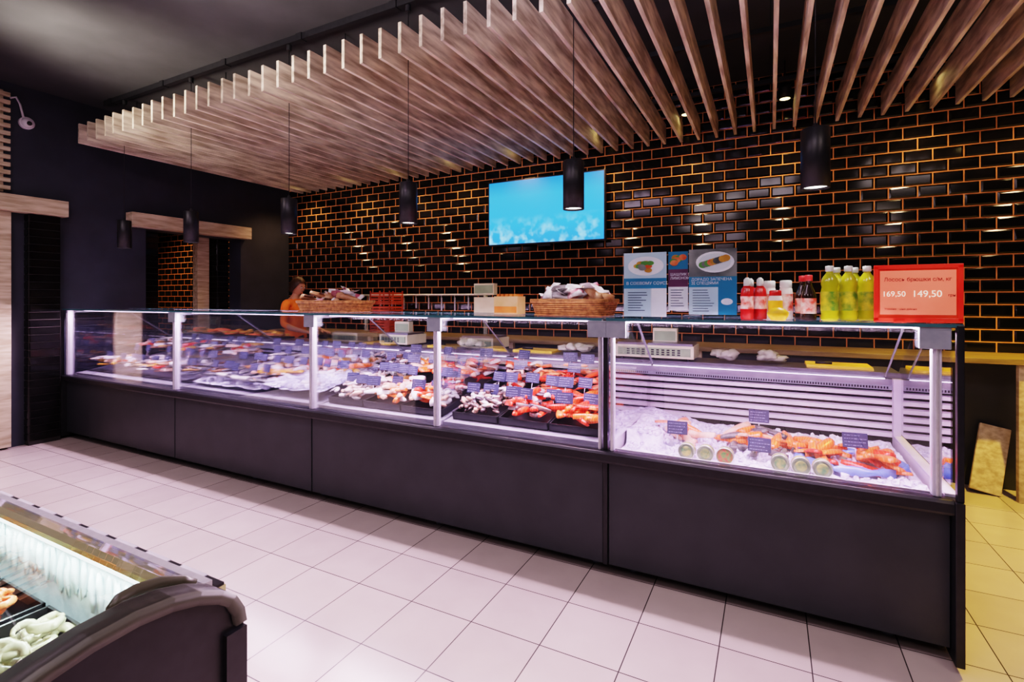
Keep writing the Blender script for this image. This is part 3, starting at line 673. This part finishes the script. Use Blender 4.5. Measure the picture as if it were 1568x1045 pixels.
prm=[(.028,0),(.031,.004),(.031,.03),(.031,.09),(.026,.11),(.024,.112),(.026,.114),(.026,.135),(.022,.138)]
bottle(.02,2.68,prm,[M_may,M_ylab,M_ket],[0,0,1,0,0,2,2,2],'mustard_jar')
for x,y in ((.065,2.75),(-.005,2.78)): bottle(x,y,[(r,z*1.35) for r,z in prm],[M_may,M_klab,M_cap],[0,0,1,0,0,2,2,2],'mayonnaise_jar')
m=MB(); m.lathe([(.03,0),(.042,.02),(.045,.035),(.03,.05),(.012,.058)],0,Matrix.Translation((.03,2.60,ZT))@Matrix.Scale(.75,4,(0,1,0)),18); m.obj('sauce_packet',[M_ylab])
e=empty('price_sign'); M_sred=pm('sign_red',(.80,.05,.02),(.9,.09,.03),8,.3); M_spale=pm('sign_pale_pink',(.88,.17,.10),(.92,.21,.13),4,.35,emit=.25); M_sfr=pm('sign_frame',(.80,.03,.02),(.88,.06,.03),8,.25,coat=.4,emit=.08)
m=MB(); x0,x1,z0,z1,y=.395,.675,1.352,1.578,2.60
m.box((x0,y,z0),(x1,y+.004,z1),0)
for a,b_ in (((x0-.006,y-.006,z0-.006),(x1+.006,y+.006,z0+.012)),((x0-.006,y-.006,z1-.010),(x1+.006,y+.006,z1+.006)),((x0-.006,y-.006,z0),(x0+.010,y+.006,z1)),((x1-.010,y-.006,z0),(x1+.006,y+.006,z1))): m.box(a,b_,2)
m.box((x0+.015,y-.002,z0+.025),(x1-.015,y-.0001,z1-.018),1); m.box((x0+.06,y-.03,ZT),(x0+.10,y+.05,ZT+.008),2); m.box((x1-.10,y-.03,ZT),(x1-.06,y+.05,ZT+.008),2)
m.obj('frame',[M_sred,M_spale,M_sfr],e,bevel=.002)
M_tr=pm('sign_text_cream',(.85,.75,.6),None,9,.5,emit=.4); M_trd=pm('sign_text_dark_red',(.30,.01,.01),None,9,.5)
text('line_1','Лосось брюшки с/м, кг',(x0+.028,y-.0035,z1-.062),.022,M_trd,e,sx=.90)
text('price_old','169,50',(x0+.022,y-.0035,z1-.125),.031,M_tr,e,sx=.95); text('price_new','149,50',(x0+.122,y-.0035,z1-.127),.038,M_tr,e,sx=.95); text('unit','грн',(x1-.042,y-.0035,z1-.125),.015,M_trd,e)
text('small','Україна   ціна дійсна',(x0+.03,y-.0035,z0+.045),.011,M_trd,e)
# ------------------------------------------------------------ island freezer
frz=empty('island_freezer'); FX=-1.0; m=MB()
arch=[(.695,.02),(.695,.76),(.690,.79),(.672,.824),(.645,.846),(.60,.868),(.55,.882),(.49,.888),(.42,.884),(.36,.873),(.30,.856),(.22,.828),(.12,.794),(0,.755),(-.14,.71),(-.24,.67),(-.29,.63),(-.30,.56),(-.30,.02)]
m.prism(arch,FX-.05,FX,0)
n=len(arch); ctr_=Vector((.2,.45))
inner=[]
for i,(y_,z_) in enumerate(arch):
    a=Vector(arch[max(i-1,0)]);c=Vector(arch[min(i+1,n-1)]); d=(c-a).normalized(); nn=Vector((-d.y,d.x)); p=Vector((y_,z_))+nn*.024
    if (p-ctr_).length>(Vector((y_,z_))-ctr_).length: p=Vector((y_,z_))-nn*.024
    inner.append((p.x,p.y))
for i in range(1,n-2):
    (y0,z0),(y1,z1)=arch[i],arch[i+1]; (a0,b0),(a1,b1)=inner[i],inner[i+1]
    m.add([(FX-.052,y0,z0),(FX+.012,y0,z0),(FX+.012,y1,z1),(FX-.052,y1,z1),(FX-.052,a0,b0),(FX+.012,a0,b0),(FX+.012,a1,b1),(FX-.052,a1,b1)],[(0,1,2,3),(1,5,6,2),(4,7,6,5),(0,3,7,4)],1,None,True)
for yy in (.650,-.315): m.box((FX-.002,yy,.02),(FX+.012,yy+.045,.60 if yy<0 else .75),0)
m.box((-3.4,.62,.05),(FX-.05,.69,.80),0); m.box((-3.4,-.29,.05),(FX-.05,-.22,.64),0); m.box((-3.4,-.24,.05),(FX-.05,.63,.56),0)
m.prism(arch,-3.45,-3.4,0)
m.obj('body',[M_black,pm('lip_grey',(.055,.052,.040),(.085,.08,.06),9,.4)],frz)
m=MB()
M_rim=pm('rim_champagne',(.52,.48,.24),(.64,.59,.32),9,.3,.3)
def bx(a,b_,z0,z1,mi): m.box((-3.4,a,z0),(FX-.052,b_,z1),mi)
bx(.655,.690,.79,.822,0); bx(.640,.660,.81,.846,1); bx(.60,.640,.830,.842,0); bx(.668,.686,.823,.829,2); bx(.615,.62,.56,.830,3)
bx(-.285,-.22,.64,.665,0)
for k in range(16): m.box((-3.3+k*.14,.662,.8225),(-3.3+k*.14+.09,.686,.831),4)
m.box((-3.4,-.22,.56),(FX-.052,.62,.60),3); m.box((FX-.056,-.20,.58),(FX-.051,.60,.66),3)
for k in range(60):
    x=-3.3+k*.038; m.blob((x,.612,.755+ru(-.01,.01)),(.013,.008,.05),5,0,.3,6,5)
M_frost=pm('frosted_liner',(.62,.74,.76),(.82,.9,.94),30,.5,bump=.3)
m.obj('rim_and_liner',[M_rim,M_alu,M_black,M_frost,M_white,M_frost],frz)
m=MB(); gp=[(.645,.845),(.60,.862),(.55,.874),(.49,.879),(.42,.875),(.36,.864),(.30,.847),(.22,.819),(.12,.785),(0,.746),(-.14,.70),(-.24,.665)]
for i in range(len(gp)-1):
    m.add([(-3.4,*gp[i]),(FX-.053,*gp[i]),(FX-.053,*gp[i+1]),(-3.4,*gp[i+1])],[(0,1,2,3)],0,None,True)
m.obj('curved_lid_glass',[glassmat('lid_glass',refl=.02)],frz)
m=MB(); m.tube([(FX-.060,.63,.853),(FX-.070,.61,.865),(FX-.080,.57,.877),(FX-.082,.53,.882),(FX-.080,.50,.882),(FX-.066,.48,.878)],[.007,.010,.012,.012,.010,.007],0,10); m.obj('lid_handle',[pm('handle_olive',(.05,.047,.03),None,9,.35)],frz)
m=MB(); m.box((-3.35,.600,.820),(FX-.08,.612,.828),0); m.obj('freezer_led',[emat('freezer_led_face',(.85,1,1),4)],frz)
area('freezer_lamp',(-2.2,.585,.826),2.2,.03,15,(.80,1,.97),rot=(math.radians(-35),0,0),parent=frz)
M_prawn=pm('raw_prawn',(.40,.36,.20),(.72,.67,.46),25,.25,coat=.4)
for k in range(8):
    m=MB(); x0=-1.33-k*.265
    for j,(ya,yb) in enumerate(((.33,.59),(.05,.31))):
        xa,xb=x0,x0+.245
        for a,b_ in (((xa,ya,.601),(xb,yb,.607)),((xa,ya,.601),(xb,ya+.006,.68)),((xa,yb-.006,.601),(xb,yb,.68)),((xa,ya,.601),(xa+.006,yb,.68)),((xb-.006,ya,.601),(xb,yb,.68))): m.box(a,b_,0)
        for q in range(60): 
            c=(ru(xa+.03,xb-.03),ru(ya+.03,yb-.03),.625+ru(0,.07)); 
            if (k+j)%2==0: m.shrimp(c,ru(.015,.024),R()*6,2,ru(-.6,.6))
            else: m.shrimp(c,ru(.020,.032),R()*6,1,ru(-.6,.6))
    m.obj('frozen_prawn_tray',[M_tray,M_prawn,M_shr])
# ------------------------------------------------------------ shop worker
wk=empty('shop_worker')
M_skin=pm('skin',(.45,.21,.13),(.52,.27,.17),12,.5); M_hair=pm('brown_hair',(.025,.010,.005),(.07,.03,.012),60,.5,stretch=(1,1,.2)); M_shirt=pm('orange_shirt',(.75,.15,.015),(.85,.22,.03),10,.8); M_trou=pm('dark_trousers',(.02,.02,.03),None,10,.8)
V=[];E=[];RD=[]
def sv(p,r,par=None):
    V.append(p);RD.append(r if isinstance(r,tuple) else (r,r))
    if par is not None: E.append((par,len(V)-1))
    return len(V)-1
pel=sv((0,0,.98),(.15,.11)); w_=sv((.01,0,1.12),(.135,.10),pel); ch=sv((.01,0,1.30),(.155,.115),w_); sh=sv((0,0,1.42),(.11,.08),ch); nk=sv((.01,0,1.50),.052,sh); n2=sv((.02,0,1.57),.05,nk)
for s_ in (1,-1):
    a=sv((0,.17*s_,1.42),.058,sh); el=sv((.03,.24*s_,1.15),.043,a); mid=sv((.15,.21*s_,1.10),.038,el); wr=sv((.27,.17*s_,1.07),.026,mid); pa=sv((.32,.16*s_,1.06),(.034,.018),wr)
    pb=sv((.355,.158*s_,1.055),(.036,.016),pa)
    for k,(dy,l) in enumerate(((-.028,.065),(-.010,.075),(.010,.07),(.028,.055))):
        f1=sv((.365,(.158*s_)+dy,1.052),.009,pb); f2=sv((.365+l*.55,.158*s_+dy*1.15,1.045),.0085,f1); sv((.365+l*.9,.158*s_+dy*1.2,1.022),.007,f2)
    t1=sv((.325,.158*s_-.035*s_,1.05),.010,pa); sv((.36,.158*s_-.052*s_,1.035),.009,t1)
    hp=sv((0,.10*s_,.90),.095,pel); kn=sv((.02,.11*s_,.50),.062,hp); an=sv((-.01,.11*s_,.10),.042,kn); ft=sv((.05,.115*s_,.045),(.045,.035),an); sv((.15,.12*s_,.035),(.042,.026),ft)
me=bpy.data.meshes.new('body_graph'); me.from_pydata(V,E,[]); tmp=bpy.data.objects.new('body_graph',me); scene.collection.objects.link(tmp)
sk=tmp.modifiers.new('skin','SKIN'); 
for i,d in enumerate(me.skin_vertices[0].data): d.radius=RD[i]; d.use_root=(i==0)
tmp.modifiers.new('ss','SUBSURF').levels=2
dg=bpy.context.evaluated_depsgraph_get(); nm=bpy.data.meshes.new_from_object(tmp.evaluated_get(dg)); bpy.data.objects.remove(tmp)
nm.materials.clear()
for q in (M_shirt,M_trou,M_skin,M_black): nm.materials.append(q)
for p in nm.polygons:
    c=p.center; p.use_smooth=True
    p.material_index=3 if c.z<.09 else 1 if c.z<.98 else 2 if (c.z>1.475 or (abs(c.y)>.1 and c.x>.10)) else 0
body=bpy.data.objects.new('body',nm); scene.collection.objects.link(body); body.parent=wk
m=MB(); 
def head(c,mb):
    nu,nv=20,16;vs=[];fs=[]
    for j in range(nv+1):
        ph=-math.pi/2+math.pi*j/nv
        for i in range(nu):
            a=2*math.pi*i/nu;x=math.cos(ph)*math.cos(a);y=math.cos(ph)*math.sin(a);z=math.sin(ph)
            jaw=1-.28*max(0,-z)**1.2
            px=x*.098*jaw+.012*max(0,-z)*max(0,x); py=y*.075*jaw; pz=z*.115
            if x>0.8 and abs(z-.1)<.15 and abs(abs(y)-.4)<.2: px-=.008
            vs.append((px,py,pz))
    for j in range(nv):
        for i in range(nu): fs.append((j*nu+i,j*nu+(i+1)%nu,(j+1)*nu+(i+1)%nu,(j+1)*nu+i))
    T=Matrix.Translation(c)@Matrix.Rotation(.30,4,'Y')
    mb.add(vs,fs,0,T,True)
    mb.add([(.094,0,.03),(.118,0,-.022),(.094,.015,-.028),(.094,-.015,-.028)],[(0,1,2),(0,3,1),(1,3,2)],0,T,True)
    for s_ in (1,-1):
        mb.blob(T@Vector((.086,.030*s_,.012)),(.010,.013,.008),2,0,0,8,6); mb.blob(T@Vector((.094,.030*s_,.012)),(.004,.005,.005),1,0,0,6,5)
        mb.box((.086,.018*s_-.006,.032),(.096,.040*s_+.006*s_,.037),1,T)
        mb.blob(T@Vector((-.005,.078*s_,0)),(.018,.010,.03),0,0,.1,8,6)
    mb.blob(T@Vector((.088,0,-.055)),(.008,.024,.007),3,0,0,8,6)
    hv=[];hf=[];nu2,nv2=28,10
    for j in range(nv2+1):
        for i in range(nu2):
            a=2*math.pi*i/nu2; ca=math.cos(a); low=-.45 if ca<0 else (-.45+ca/.75*.85 if ca<.75 else .40)
            ph=low*math.pi/2+(math.pi/2-low*math.pi/2)*j/nv2 
            k=1.03+.07*noise.noise(Vector((math.cos(a)*4,math.sin(a)*4,ph*4)))
            hv.append((math.cos(ph)*math.cos(a)*.112*k-.004,math.cos(ph)*math.sin(a)*.088*k,math.sin(ph)*.130*k))
    for j in range(nv2):
        for i in range(nu2): hf.append((j*nu2+i,j*nu2+(i+1)%nu2,(j+1)*nu2+(i+1)%nu2,(j+1)*nu2+i))
    mb.add(hv,hf,1,T,True)
head((.045,0,1.635),m); m.obj('head',[M_skin,M_hair,M_white,M_redl],wk)
wk.location=(-5.45,4.50,0.0); wk.rotation_euler=(0,0,math.radians(8)); wk.scale=(.98,.98,.98)
# ------------------------------------------------------------ world, camera
w=bpy.data.worlds.new('world'); scene.world=w; w.use_nodes=True
w.node_tree.nodes['Background'].inputs[0].default_value=(.5,.45,.6,1); w.node_tree.nodes['Background'].inputs[1].default_value=.05
cam=bpy.data.cameras.new('camera'); co=bpy.data.objects.new('camera',cam); scene.collection.objects.link(co)
co.location=(0,0,1.44); co.rotation_euler=(math.pi/2,0,math.radians(27.16)); cam.sensor_width=36; cam.lens=17.72; cam.shift_y=-.0405; cam.clip_start=.05
scene.camera=co
scene.view_settings.view_transform='Filmic'
try: scene.view_settings.look='High Contrast'
except Exception as ex: print('look',ex)
scene.view_settings.exposure=.9
